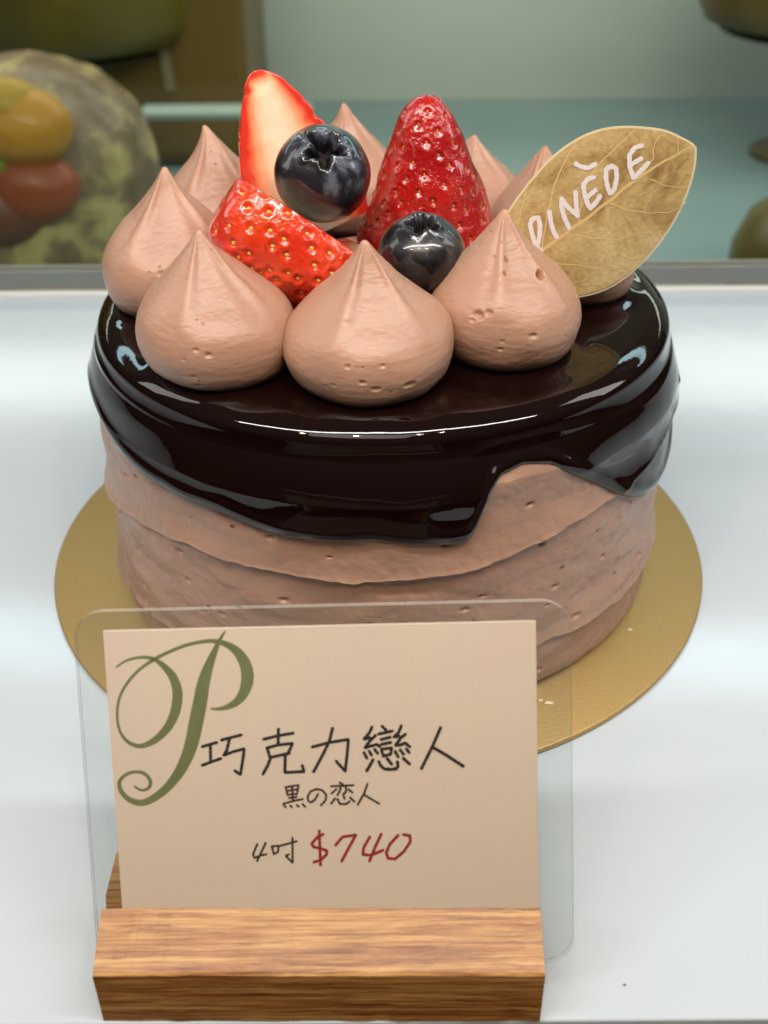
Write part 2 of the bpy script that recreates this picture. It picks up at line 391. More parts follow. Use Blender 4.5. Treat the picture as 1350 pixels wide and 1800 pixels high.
for nm, q, r, colr, sd in [('orange_segment', (45, 225), 2.5, (.55, .24, .01), 1), ('orange_segment', (10, 190), 2.0, (.45, .26, .01), 2), ('red_fruit', (62, 330), 2.4, (.30, .06, .01), 3), ('green_fruit', (0, 280), 1.4, (.2, .3, .02), 4), ('red_fruit', (5, 370), 2.4, (.15, .045, .015), 5)]:
    c = at_y(q[0], q[1], 38.6); V, F = blob(c-np.array([DC[0], 45, -12]), r, (1, .8, .8), sd); obj(nm, V, F, plain(nm+'_skin', colr, .5, 0, .1), dome)
# dark olive cake on a pedestal, upper left
def stand_cake(q, Y, R, H, mcake, lab_c, lab_s):
    C_ = at_y(q[0], q[1], Y); zb = C_[2]
    st = empty('cake_stand', (C_[0], Y, -12)); tag(st, lab_s, 'cake stand')
    hh = zb+12
    V, F = lathe([(.02, hh), (R*.78, hh), (R*.8, hh-.25), (R*.2, hh-.7), (.02, hh-.71)]); obj('plate', V, F, plain('stand_dark', (.03, .02, .006), .3), st)
    V, F = lathe([(.02, hh-.7), (.7, hh-.8), (.5, hh*.5), (.8, 1), (3.5, .5), (3.6, .02), (.02, .01)]); obj('stem', V, F, plain('stem_olive', (.08, .055, .015), .3), st)
    pr2 = [(.02, .01), (R*.7, .02), (R*.93, .5), (R, 1.8), (R, H*.7), (R*.93, H*.93), (R*.7, H), (.02, H)]
    V, F = lathe(pr2); o = obj('round_cake', V, F, mcake); o.location = Vector((C_[0], Y, zb+.03))*S; tag(o, lab_c, 'cake')
M_OL = mottled('olive_glaze', [(.3, (.075, .05, .006)), (.7, (.14, .105, .014))], 14, .35)
M_BR = mottled('brown_glaze', [(.3, (.09, .05, .008)), (.7, (.17, .11, .02))], 14, .35)
stand_cake((130, 72), 72, 10.3, 12, M_OL, 'large dark olive round cake raised above the mottled dome cake', 'dark pedestal under the olive round cake at upper left')
stand_cake((1440, 45), 70, 9.3, 12, M_BR, 'dark brown round cake cut off by the top right corner', 'dark pedestal at the right edge under the brown round cake')
C_ = at_y(1420, 450, 40); V, F = lathe([(.02, 7.2), (2.0, 6.9), (3.6, 5.6), (4.3, 3.8), (4.4, 1), (4.2, .02), (.02, .01)])
o = obj('small_cake', V, F, M_OL); o.location = Vector((C_[0], 40, -12))*S; tag(o, 'small olive green domed cake peeking in at the right edge, low on the counter', 'cake')

# ------------------------------------------------------------------ board
board = obj('cake_board', *lathe([(.02, .0), (7.42, .0), (7.5, .03), (7.5, .09), (7.46, .12), (.02, .12)], 256), m_gold())
board.location = (.0, 0, .0002); tag(board, 'round matt gold cardboard disc under the chocolate cake', 'cake board')

# ------------------------------------------------------------------ cake
X0 = .14; ZT = 6.42; ZB = .13
cake = empty('chocolate_cake', (X0, 0, ZB)); tag(cake, 'round chocolate cream cake with dark glaze dripping down its side and piped dollops on top', 'cake')
EDGE = [(-180, 5.2), (-165, 5.4), (-155, 5.3), (-148, 5.15), (-142, 5.05), (-134, 4.95), (-125.5, 4.89), (-117.5, 4.87), (-111.6, 4.74), (-106, 4.68), (-98.7, 4.70), (-91.8, 4.76), (-85, 4.64), (-79, 4.56), (-76.2, 4.55), (-75.0, 4.72), (-74.3, 5.0), (-73.1, 5.36), (-70.5, 5.66), (-66.3, 5.74), (-61, 5.60), (-56, 5.2), (-50, 4.7), (-45.5, 4.33), (-40, 3.95), (-35, 3.68), (-30, 3.52), (-25, 3.50), (-20, 3.62), (-14, 3.95), (-6, 4.6), (6, 4.9), (25, 4.6), (40, 4.0), (52, 4.4), (75, 5.0), (100, 4.7), (120, 5.0), (140, 4.3), (155, 4.6), (170, 5.0), (180, 5.2)]
EA = np.array(EDGE, float)
EA[:, 1] -= np.interp(EA[:, 0], [-180, -80, -74, -62, -50, -20, 0], [.34, .30, .24, .2, .1, .06, 0])
RID = [([(-180, 2.4), (-160, 2.8), (-144, 3.15), (-127, 3.42), (-112, 3.42), (-95, 3.40), (-77, 3.52), (-67, 3.72), (-56, 3.95), (-44, 4.14), (-20, 4.5), (30, 4.8), (110, 3.2), (180, 2.4)], .13, 2.2),
       ([(-180, .55), (-150, .75), (-120, 1.0), (-80, 1.25), (-60, 1.32), (-46, 1.22), (-30, 1.18), (-16, 1.35), (30, 1.8), (100, 1.1), (180, .55)], .12, 1.5)]
def spiral(th, z):      # palette-knife ridges: surface flares to a thin lip, then steps back
    r = np.zeros(np.broadcast(th, z).shape)
    for tab, amp, hgt in RID:
        tb = np.array(tab, float); d = z-np.interp(th, tb[:, 0], tb[:, 1])
        r = r + np.where(d >= 0, amp*(.75*np.exp(-(d/.55)**1.3)+.25*np.exp(-d/.06))*np.clip(1-d/hgt, 0, 1), amp*np.exp(-(d/.035)**2))
    return r
def side_r(THd, Zl):
    return 6.0+spiral(THd, Zl)
nth = 1080; th = np.linspace(-180, 180, nth, endpoint=False); TR1 = np.radians(th)
ez = np.interp(th, EA[:, 0], EA[:, 1]); k = np.exp(-(np.arange(-6, 7)/2.0)**2); k /= k.sum()
ez = np.convolve(np.concatenate([ez[-6:], ez, ez[:6]]), k, 'valid')-ZB
zt = ZT-ZB; zt0 = zt
cols = []
kpos = []
DOL = [(-.10, -3.90, 1.50, 2.62, (-.02, 0)), (-2.78, -3.32, 1.45, 2.60, (-.28, 0)), (2.40, -2.72, 1.40, 2.70, (-.20, 0)), (-4.08, -.50, 1.37, 2.80, (.12, 0)), (-3.35, 2.05, 1.36, 2.88, (-.08, 0)),
       (-.62, 3.9, 1.40, 2.84, (0, 0)), (2.1, 3.45, 1.42, 2.25, (.05, 0)), (3.75, 1.75, 1.25, 2.5, (-.3, 0)), (4.28, -.10, 1.0, 1.5, (0, .3))]
FRT = -.12*np.exp(-((th+90)/48)**2)
for rr in np.linspace(.02, 5.36, 70): cols.append((rr*(1+FRT/5.4), np.full(nth, zt)))
fr = .36
for a in np.linspace(0, math.pi/2, 16)[1:]:
    cols.append((5.36+FRT+.02*np.sin(TR1*3+1)*math.sin(a)+.50*math.sin(a)*np.ones(nth), zt-fr*(1-math.cos(a))*np.ones(nth)))
zs_ = zt-fr
ns = 70; top_r = cols[-1][0]
bulge = .05
def gl_r(z, thd):
    drop = zs_-z
    base = 5.90+np.interp(thd, th, FRT)+.24*np.clip(drop/1.8, 0, 1)
    rz = side_r(thd, z)+.12
    w = np.clip((drop-.25)/.7, 0, 1)
    r = base*(1-w)+np.maximum(base, rz)*w
    th3 = np.stack([6*np.cos(np.radians(thd)), 6*np.sin(np.radians(thd)), z*1.0], -1)
    sidef = np.clip((np.abs(thd+90)-18)/30, 0, 1)
    dr = np.clip((drop-.45)/.7, 0, 1)
    phs = z*2.6 + thd*.035*np.sign(thd+90)
    ezz = np.interp(thd, th, ez); r = r+.055*np.exp(-((z-ezz-.20)/.14)**2)*np.clip(drop/.5, 0, 1)
    r = r + dr*(.034*np.sin(phs*1.55+.8)*sidef + .035*noise(th3, .75, 21, 2))
    return r
nthc, nz = 1000, 620
thc = np.linspace(-180, 180, nthc, endpoint=False); zs = np.linspace(0, 6.0, nz)
TH, Z = np.meshgrid(thc, zs)
TR = np.radians(TH)
P3 = np.stack([6*np.cos(TR), 6*np.sin(TR), Z], -1)
jag = noise(P3*np.array([1, 1, 1]), 2.6, 5, 2)*.035+noise(P3, 9, 15, 2)*.012
Zj = Z+jag
R_ = 6.02-.37*np.clip((Z-5.2)/.7, 0, 1)+spiral(TH, Zj)*np.clip((5.6-Z)/.5, 0, 1)+.045*noise(P3*np.array([1, 1, 2.0]), .8, 9, 2)+.006*noise(P3*np.array([1, 1, 1.5]), 5, 4, 2)
# slanting knife drag texture
R_ += .007*noise(np.stack([(P3[..., 0]+.5*Z), P3[..., 1], Z*.35], -1), 9, 12, 2)
R_ -= .16*np.exp(-(Z/.14)**2)
pits = [(random.uniform(-165, -10), random.uniform(.3, 4.6), random.uniform(.025, .06)) for _ in range(60)]
for a, z, r in pits:
    dd = ((TH-a)*math.radians(1)*6/1.5)**2+(Z-z)**2
    R_ -= .07*np.exp(-(dd/(r*r))**2)
ezc = np.interp(TH, th, ez)
under = np.clip((Z-ezc-.02)/.12, 0, 1)
R_ = np.where(Z > ezc+.02, np.minimum(R_, (gl_r(Z, TH)-.10)*under+R_*(1-under)), R_)
side = np.stack([R_*np.cos(TR), R_*np.sin(TR), Z], -1)
topc = np.stack([np.stack([k*np.cos(TR[0]), k*np.sin(TR[0]), np.full(nthc, 6.0)], -1) for k in (5.6, 3, .02)])
V, F = grid(np.concatenate([side, topc]), True)
obj('cream_side', V, F, MB, cake)

for s in np.linspace(0, 1, ns)[1:]:
    z = zs_+(ez+.10-zs_)*s
    r = gl_r(z, th)*1.0
    r = top_r*(1-min(1, s*6))+r*min(1, s*6) if s*6 < 1 else r
    cols.append((r, z))
rl = cols[-1][0]
inner = side_r(th, ez)-.06
lip = np.maximum(rl-inner, .1)
for a in np.linspace(0, math.pi*.75, 12)[1:]:
    cols.append((rl-(.10)*(1-math.cos(a)), ez+.10-.11*math.sin(a)))
cols.append((np.minimum(rl-.16, inner), ez+.06)); cols.append((np.full(nth, 5.4), ez+.1))
P = np.stack([np.stack([r*np.cos(TR1), r*np.sin(TR1), z], -1) for r, z in cols])
# menisci around the dollops and slow undulation of the poured top
rxy = np.hypot(P[..., 0], P[..., 1]); tp = (np.arange(len(P)) < 80)[:, None]
und = .022*noise(np.stack([P[..., 0], P[..., 1], P[..., 2]*0], -1), .55, 31, 2)
for dx, dy, dr_, dh, tl in DOL:
    q = np.hypot(P[..., 0]+X0-dx, P[..., 1]-dy); und = und+.07*np.exp(-((q-dr_*.9)/.22)**2)
P[..., 2] += np.where(tp, und*np.clip((5.9-rxy)/.6, 0, 1), 0)
V, F = grid(P, True); obj('glaze', V, F, MG, cake)

def dollop(x, y, r, h, lean, seed, pits, n=(200, 150), twist=0):
    prof = np.array([(0, .02), (.55, 0), (.78, .04), (.92, .12), (.985, .22), (1, .29), (.985, .36), (.935, .44), (.83, .52), (.69, .60), (.535, .68), (.39, .755), (.26, .83), (.15, .90), (.08, .955), (.035, .99), (.0, 1.0)])
    pc = catmull(prof, 12); t = np.linspace(0, len(pc)-1, n[0]); i = np.arange(len(pc))
    rr = np.clip(np.interp(t, i, pc[:, 0]), 0, 2)*r; zz = np.interp(t, i, pc[:, 1])*h
    a = np.linspace(0, 2*np.pi, n[1], endpoint=False)
    P = np.stack([np.outer(rr, np.cos(a)), np.outer(rr, np.sin(a)), np.repeat(zz[:, None], n[1], 1)], -1)
    Nn = P-np.array([0, 0, h*.3]); Nn /= np.linalg.norm(Nn, axis=-1)[..., None]+1e-9
    hf = zz/h
    g = np.clip(hf*1.2, 0, 1)[:, None]
    d = .05*noise(P, .8, seed, 1)+.016*noise(P, 2.0, seed+3, 1)+.0035*noise(P*np.array([1, 1, 2.0]), 7, seed+5, 2)
    rg = np.zeros_like(d)
    for pa, wd, am in ((-2.2+seed*.37 % .5, .16, .075), (-.8+seed*.21 % .4, .14, .065), (1.2, .3, .05), (2.8, .25, .04)):
        da = np.angle(np.exp(1j*(a-pa)))[None, :]; fade = np.clip((hf-.42)/.2, 0, 1)*np.clip((1-hf)/.12, 0, 1)
        rg += am*np.exp(-(da/wd)**2)*fade[:, None]
    da = np.angle(np.exp(1j*(a+1.52)))[None, :]; rg -= .045*np.exp(-(da/.45)**4)*(np.clip((hf-.40)/.2, 0, 1)*np.clip((1-hf)/.2, 0, 1))[:, None]
    P = P+Nn*(d*np.clip(rr/.25, 0, 1)[:, None]+rg)[..., None]
    for (pa, pz, pr1, dep, el) in pits:        # small burst air bubbles
        k = np.argmin(np.abs(zz-pz-(.22 if pz < 1.1 else 0))+(rr < .05)*9); c = P[k, int((pa % (2*math.pi))/(2*math.pi)*n[1]) % n[1]]
        dv = P-c; q = (dv[..., 0]**2+dv[..., 1]**2)/(el*el)+dv[..., 2]**2
        pr1 = pr1*.72; dep = dep*.8
        P = P-Nn*(dep*np.exp(-(q/pr1**2)**1.5))[..., None]
        P = P+Nn*(dep*.07*np.exp(-((np.sqrt(q)-pr1*1.45)/(pr1*.4))**2))[..., None]
    P[..., 0] += lean[0]*hf[:, None]**2; P[..., 1] += lean[1]*hf[:, None]**2
    cu = math.sin(seed*1.7)*.11; P[..., 0] += cu*hf[:, None]**9; P[..., 1] += .05*math.cos(seed*2.3)*hf[:, None]**9
    return P+np.array([x-X0, y, ZT-ZB-.05])
A = math.radians
PITS = {0: [(A(-103), .78, .055, .05, 1), (A(-80), .80, .05, .04, 1.2), (A(-93), .52, .055, .05, 1.3), (A(-84), .40, .06, .06, 1.5), (A(-62), .40, .07, .07, 1.9), (A(-112), .42, .04, .03, 1), (A(-75), .30, .03, .03, 1)],
        1: [(A(-97), .80, .05, .05, 1), (A(-88), .72, .065, .06, 1), (A(-101), .30, .05, .04, 1), (A(-106), .62, .04, .04, .8), (A(-100), .10, .05, .05, 1.6)],
        2: [(A(-116), 1.24, .09, .08, 1.5), (A(-108), 1.30, .07, .06, 1.3), (A(-120), 1.14, .05, .05, 1.5), (A(-74), .70, .065, .06, 1.4), (A(-98), .46, .05, .045, 1.2), (A(-96), .62, .05, .03, 1.2), (A(-45), 1.75, .13, .22, .7), (A(-90), 2.05, .10, .08, .5), (A(-93), 1.85, .09, .08, .5)],
        3: [(A(-88), .98, .06, .05, 1), (A(-50), .45, .08, .05, 1.6)], 6: [(A(-75), 1.0, .08, .05, 1)], 4: [(A(-70), .9, .05, .04, 1)], 5: [], 7: [], 8: []}
LAB = {0: 'brown cream dollop at the very front, pointed tip upright', 1: 'cream dollop at front left, touching the front one', 2: 'cream dollop at front right with a torn hole and a slit near its tip', 8: 'low cream dollop mostly hidden under the gold leaf'}
for i, (x, y, r, h, tl) in enumerate(DOL):
    hi = i < 3
    P = dollop(x, y, r, h, tl, i*3+2, PITS[i], (340, 300) if hi else (200, 180))
    V, F = grid(P, True); o = obj('cream_dollop', V, F, MC, cake)
    if i in LAB: o['label'] = LAB[i]

# ------------------------------------------------------------------ fruit
def basis(axis, hint):
    a = Vector(axis).normalized(); h = Vector(hint); x = (h-a*h.dot(a)).normalized(); y = a.cross(x)
    return Matrix(((x.x, y.x, a.x), (x.y, y.y, a.y), (x.z, y.z, a.z)))
def set_pose(o, c, axis, hint):
    o.matrix_world = Matrix.Translation(Vector(c)*S) @ basis(axis, hint).to_4x4()
M_SEED = plain('seed_yellow', (.72, .40, .07), .35); M_SEEDR = plain('seed_red', (.62, .26, .05), .3)
M_SK1 = m_skin('strawberry_red', (.34, .004, .005), (.47, .014, .009))
M_SK2 = m_skin('strawberry_orange', (.62, .022, .008), (.78, .075, .014))
M_CUT = m_cut()
def berry(prof, nseed, cut=None, seed=1, dimple=.06, dr=.085, n=(260, 340), seedsz=(.035, .022, .05), flat=(1, 1)):
    """prof: (t, r) from tip (z=0, up) down to the base; local z up. cut: keep x < cut"""
    pr_ = np.array(prof, float); L = pr_[-1, 0]
    tt = np.linspace(0, 1, n[0])**1.25*L; cc = catmull(pr_, 12); rr = np.interp(tt, cc[:, 0], cc[:, 1]); rr[0] = .004
    a = np.linspace(0, 2*np.pi, n[1], endpoint=False)
    P = np.stack([np.outer(rr, np.cos(a))*flat[0], np.outer(rr, np.sin(a))*flat[1], -np.repeat(tt[:, None], n[1], 1)], -1)
    cen = np.stack([0*P[..., 0], 0*P[..., 0], np.clip(P[..., 2], -L*.6, -.3)], -1); Nn = P-cen; Nn /= np.linalg.norm(Nn, axis=-1)[..., None]+1e-9
    P = P+Nn*(.06*noise(P, 1.0, seed, 2)*np.clip(tt/.3, 0, 1)[:, None])[..., None]
    sd = []; ga = 2.399963
    area_ = np.cumsum(rr*np.gradient(tt)); area_ /= area_[-1]
    for k in range(nseed):
        t_ = np.interp((k+.5)/nseed, area_, tt); an = (k*ga+.12*random.uniform(-1, 1)) % (2*np.pi)
        i = int(np.argmin(np.abs(tt-t_))); j = int(an/(2*np.pi)*n[1]) % n[1]
        sd.append((i, j))
    pts = [(P[i, j].copy(), Nn[i, j].copy()) for i, j in sd]
    D = np.zeros(P.shape[:2])
    for p, nn in pts:
        q2 = ((P-p)**2).sum(-1); D -= dimple*np.exp(-q2/(dr*dr)); D += dimple*.15*np.exp(-((np.sqrt(q2)-dr*1.7)/(dr*.6))**2)
    P = P+Nn*D[..., None]
    V, F = grid(P, True)
    V = V.tolist(); nskin = len(F); F2 = F
    # base cap
    V.append((0, 0, -L)); c0 = len(V)-1; base = (n[0]-1)*n[1]
    F2 = F2+[[base+j, c0, base+(j+1) % n[1]] for j in range(n[1])]
    fm = [0]*len(F2)
    for p, nn in pts:                            # seeds
        zax = Vector(nn); up = Vector((0, 0, 1)); x = up.cross(zax)
        if x.length < 1e-3: continue
        x.normalize(); y = zax.cross(x)
        if cut is not None and p[0] > cut-.06: continue
        c = Vector(p)-zax*(dimple*.85); b = len(V)
        for al in np.linspace(0, math.pi, 7):
            for be in np.linspace(0, 2*math.pi, 8, endpoint=False):
                q = c+x*(seedsz[0]*math.sin(al)*math.cos(be))+zax*(seedsz[1]*math.sin(al)*math.sin(be))+y*(seedsz[2]*math.cos(al)); V.append(tuple(q))
        for i in range(6):
            for j in range(8): F2.append([b+i*8+j, b+(i+1)*8+j, b+(i+1)*8+(j+1) % 8, b+i*8+(j+1) % 8]); fm.append(1)
    return V, F2, fm, ((P, rr, tt), L)
def clip_cut(o, cut):
    bm = bmesh.new(); bm.from_mesh(o.data)
    bmesh.ops.bisect_plane(bm, geom=bm.verts[:]+bm.edges[:]+bm.faces[:], plane_co=(cut*S, 0, 0), plane_no=(1, 0, 0), clear_outer=True)
    bm.to_mesh(o.data); bm.free()
def cut_face(cc, L, cut, parent, seed, bul=.06, flat=(1, 1)):
    G, rr, tt = cc; n1 = G.shape[1]; A_ = []; B_ = []
    for i in range(len(rr)):
        f_ = math.acos(min(1, cut/flat[0]/max(rr[i], 1e-6)))/(2*math.pi)*n1; j = int(f_); w_ = f_-j
        A_.append(G[i, j]*(1-w_)+G[i, (j+1) % n1]*w_); B_.append(G[i, (-j) % n1]*(1-w_)+G[i, (-j-1) % n1]*w_)
    A_ = np.array(A_); B_ = np.array(B_); s = np.linspace(-1, 1, 81)
    P = A_[:, None]*((1-s)/2)[None, :, None]*1.0+B_[:, None]*((1+s)/2)[None, :, None]
    w = np.linalg.norm(A_-B_, axis=1)/2
    ed = np.abs(np.repeat(s[None], len(rr), 0)); ed = np.maximum(ed**1.5, np.clip(1-tt/.35, 0, 1)[:, None])
    P[..., 0] = cut-.001+bul*np.sqrt(np.clip(1-ed**2, 0, 1))*np.clip(w/.5, 0, 1)[:, None]
    P[..., 0] += .006*noise(P, 3, seed, 2)*np.clip(w/.3, 0, 1)[:, None]
    V, F = grid(P); o = obj('cut_face', V, F, M_CUT, parent)
    at = o.data.attributes.new('edge', 'FLOAT', 'POINT'); at.data.foreach_set('value', ed.reshape(-1).astype('f')); return o

# 1 whole deep red strawberry, tip up
V, F, fm, _ = berry([(0, 0), (.08, .24), (.3, .45), (.8, .70), (1.4, .93), (2.1, 1.18), (2.8, 1.42), (3.4, 1.50), (3.8, 1.45)], 200, seed=3, dimple=.04, dr=.065, n=(340, 420), seedsz=(.022, .014, .035))
o = obj('strawberry', V, F, mats=[M_SK1, M_SEEDR], fmat=fm); tag(o, 'glossy deep red whole strawberry standing tip up behind the lower blueberry', 'strawberry', 'strawberries on the cake')
tip = at_y(750, 166, .3); o.matrix_world = Matrix.Translation(Vector(tip)*S) @ basis((-.02, -.10, 1), (1, 0, 0)).to_4x4()
# fine hairs at its tip
for sx_, sy_, L_ in ((.25, -.05, .09), (.36, -.1, .08), (.16, -.02, .07), (.42, -.2, .08)):
    pass

# 2 standing half with its cut face to the viewer
sh = empty('strawberry_half'); tag(sh, 'strawberry half standing upright, pale cut face to the front, behind the upper blueberry', 'strawberry', 'strawberries on the cake')
prof = [(0, 0), (.05, .16), (.25, .36), (.7, .62), (1.3, .90), (2.0, 1.10), (2.7, 1.20), (3.3, 1.12)]
V, F, fm, (cc, L) = berry(prof, 90, cut=0.06, seed=8, dimple=.045, dr=.08, n=(200, 260), seedsz=(.035, .022, .05))
o = obj('skin', V, F, mats=[M_SK2, M_SEED], fmat=fm, parent=sh); clip_cut(o, .06)
cut_face(cc, L, .06, sh, 5)
tip = at_y(447, 124, .55)
set_pose(sh, tip, (-.34, .10, .93), (.26, -.88, .25))

# 3 front piece, skin to the viewer, cut side up and back
fp = empty('strawberry_piece'); tag(fp, 'orange red strawberry piece lying skin side out in front of the upper blueberry', 'strawberry', 'strawberries on the cake')
prof = [(0, 0), (.06, .25), (.3, .58), (.8, .90), (1.4, 1.10), (2.0, 1.2), (2.6, 1.16), (2.95, 1.0), (3.2, .72), (3.28, .3)]
V, F, fm, (cc, L) = berry(prof, 185, cut=.36, seed=14, dimple=.055, dr=.075, n=(300, 380), seedsz=(.036, .022, .045))
o = obj('skin', V, F, mats=[M_SK2, M_SEED], fmat=fm, parent=fp); clip_cut(o, .36)
cut_face(cc, L, .36, fp, 6)
tip = at_y(660, 519, -1.9)
set_pose(fp, tip, (.80, -.08, -.52), (.50, .42, .76))

# 4 small piece glimpsed below the left blueberry
lp = empty('strawberry_piece'); tag(lp, 'small strawberry piece barely showing between the upper blueberry and the deep red strawberry', 'strawberry', 'strawberries on the cake')
prof = [(0, 0), (.1, .3), (.5, .7), (1.2, .95), (1.9, .9), (2.2, .5)]
V, F, fm, (cc, L) = berry(prof, 50, cut=.1, seed=23, dimple=.05, dr=.085, n=(120, 160))
o = obj('skin', V, F, mats=[M_SK1, M_SEED], fmat=fm, parent=lp); clip_cut(o, .1); cut_face(cc, L, .1, lp, 9)
set_pose(lp, at_y(600, 610, -.3), (-.3, -.1, -1.0), (-.2, -.8, .55))

# blueberries
M_BL = m_blue(); M_CAL = plain('calyx_dark', (.008, .006, .006), .65, spec=.2)
def blueberry(c, R, axis, sq, seed, lab):
    n1, n2 = 200, 240
    al = np.linspace(0, np.pi, n1); be = np.linspace(0, 2*np.pi, n2, endpoint=False); AL, BE = np.meshgrid(al, be, indexing='ij')
    a0 = .33+.10*np.cos(5*BE+seed)+.035*np.sin(3*BE+seed)+.02*np.sin(17*BE)
    rim = np.exp(-((AL-a0-.10)/.09)**2)
    dep = 1/(1+np.exp((AL-a0)/.022))
    rr = R*(1-.42*dep+.03*rim)
    d = np.stack([np.sin(AL)*np.cos(BE), np.sin(AL)*np.sin(BE), np.cos(AL)], -1)
    rr = rr*(1+.012*noise(d, 2.2, seed, 2))
    P = d*rr[..., None]; P[..., 2] *= sq
    V, F = grid(P, True); inn = (np.array(V).reshape(n1, n2, 3), (AL < a0-.015).reshape(-1)); fmi = [1 if inn[1][f_[0]] else 0 for f_ in F]; o = obj('blueberry', V, F, mats=[M_BL, M_CAL], fmat=fmi)
    tag(o, lab, 'blueberry', 'blueberries on the cake')
    parts = []
    for k in range(5):                            # sepal points folded round the opening
        b = (k+.5)*2*math.pi/5-seed/5; w = .30
        pts = []
        for (aa, db, lift) in ((.40, -w, 0), (.47, 0, .02), (.40, w, 0), (.33, .14, .03), (.25, 0, -.03), (.33, -.14, .03)):
            q = np.array([math.sin(aa)*math.cos(b+db), math.sin(aa)*math.sin(b+db), math.cos(aa)*sq])*R*(.92+lift); pts.append(q)
        lo = [p-np.array([0, 0, .03]) for p in pts]; n = 6
        parts.append(([tuple(p) for p in pts+lo], [list(range(6)), list(range(11, 5, -1))]+[[i, (i+1) % 6, 6+(i+1) % 6, 6+i] for i in range(6)]))
    V, F = merge(*parts); obj('calyx', V, F, M_CAL, o)
    o.matrix_world = Matrix.Translation(Vector(c)*S) @ basis(axis, (1, 0, 0)).to_4x4()
    return o
blueberry(at_y(567, 306, -1.0), .90, (.10, -.62, .80), .94, 1, 'larger upper blueberry resting against the upright strawberry half')
blueberry(at_y(741, 445, -2.15), .80, (.02, -.22, 1.0), .86, 3, 'smaller lower blueberry wedged between the two front right dollops')

# ------------------------------------------------------------------ gold leaf pick
YL = -1.5
def lf(P, lift):                                  # pixel-traced outline carried to the leaf's own curved plane
    P = np.atleast_2d(P); out = []
    for x, y in P:
        q = at_y(x, y, YL); s = (q[0]-2.5)*.6-(q[2]-7.5)*.8
        bend = .035*s*s
        q = at_y(x, y, YL+bend-lift); out.append(q)
    return np.array(out)
leaf = empty('leaf_pick', tuple(at_y(890, 490, YL))); tag(leaf, 'gold leaf shaped card pick with white hand lettering stuck between the right dollops', 'cake pick')
lo_ = np.array([(1003, 688), (932, 645), (860, 615), (760, 600), (640, 598), (540, 615), (440, 658), (340, 728), (250, 820), (170, 920), (105, 1020), (62, 1150), (38, 1270), (50, 1370), (160, 1418), (320, 1428), (455, 1412), (560, 1385), (650, 1338), (740, 1265), (820, 1178), (900, 1065), (960, 945), (998, 830), (1011, 740)], float)/2.7+np.array([850, 0])
oc = catmull(lo_, 6, closed=True)[:-1]
cenp = np.array([1030., 375.])
def plate(sc_, y0, y1, name, m_, parent):
    rings = [oc*0+cenp] ; n = len(oc); L1 = []
    ks = np.linspace(0, 1, 14)
    O = cenp+(oc-cenp)*sc_ if sc_ < 1 else oc
    if sc_ < 1:
        d = oc-np.roll(oc, 1, 0); 
        T = np.roll(oc, -1, 0)-np.roll(oc, 1, 0); T /= np.linalg.norm(T, axis=1)[:, None]; Nn = np.stack([T[:, 1], -T[:, 0]], 1)
        if ((Nn*(oc-cenp)).sum(1)).mean() > 0: Nn = -Nn
        O = oc+Nn*4.0
    F_ = np.stack([lf(cenp+(O-cenp)*k_, y0) for k_ in ks[1:]]); B_ = np.stack([lf(cenp+(O-cenp)*k_, y1) for k_ in ks[::-1][:-1]])
    P = np.concatenate([F_, B_]); V, F = grid(P, True); V = V.tolist(); nr = len(P)
    V.append(lf(cenp, y0)[0].tolist()); V.append(lf(cenp, y1)[0].tolist())
    F += [[len(V)-2, j, (j+1) % n] for j in range(n)]; b = (nr-1)*n; F += [[len(V)-1, b+(j+1) % n, b+j] for j in range(n)]
    V = (np.array(V)-np.array([v/S for v in parent.location])).tolist()
    o = obj(name, V, F, m_, parent, smooth=False); return o
plate(1, 0, -.05, 'backing', plain('leaf_border', (.74, .67, .45), .45), leaf)
plate(.97, .012, .002, 'printed_face', m_leaf(), leaf)
Lp = np.array([v/S for v in leaf.location])
lff = lambda P, l: lf(P, l)-Lp
def veins():
    parts = []
    mid = np.array([(40, 1380, 16), (150, 1285, 15), (270, 1195, 14), (400, 1100, 12), (550, 990, 12), (700, 870, 11), (850, 770, 9), (1000, 690, 6)], float)
    vs = [[(275, 1180, 6), (300, 1040, 5), (340, 870, 5), (400, 740, 4), (440, 680, 3)], [(450, 1060, 6), (480, 900, 5), (540, 790, 5), (640, 690, 5), (720, 615, 3)], [(165, 1060, 4), (180, 990, 4), (215, 870, 3)],
          [(730, 850, 6), (800, 760, 5), (810, 690, 4), (850, 630, 3)], [(920, 735, 4), (925, 650, 3)], [(410, 1110, 6), (520, 1130, 5), (640, 1135, 5), (730, 1110, 4), (850, 1098, 3)], [(600, 965, 6), (700, 1000, 5), (820, 1010, 4), (900, 1000, 4), (965, 960, 3)],
          [(790, 850, 5), (880, 885, 4), (970, 885, 3)], [(330, 1250, 6), (450, 1260, 5), (560, 1280, 5), (660, 1270, 4), (740, 1240, 3)], [(200, 960, 3), (290, 950, 3), (330, 935, 2)], [(370, 800, 3), (400, 850, 3), (455, 840, 2)], [(560, 1290, 3), (600, 1215, 3), (640, 1140, 2)], [(760, 1005, 3), (790, 930, 3), (830, 890, 2)]]
    for k_, s in enumerate([mid]+vs):
        Q = catmull(np.array(s, float), 10); Q[:, 0] += np.sin(np.arange(len(Q))*.9+k_)*1.6; Q[:, 1] += np.cos(np.arange(len(Q))*.7+k_)*2
        parts.append(ribbon(Q[:, :2]/2.7+np.array([850, 0]), Q[:, 2]/2.7*1.15, lff, .0135+.0003*k_))
    return merge(*parts)
V, F = veins(); obj('veins', V, F, plain('leaf_vein', (.76, .55, .25), .4), leaf, smooth=False)
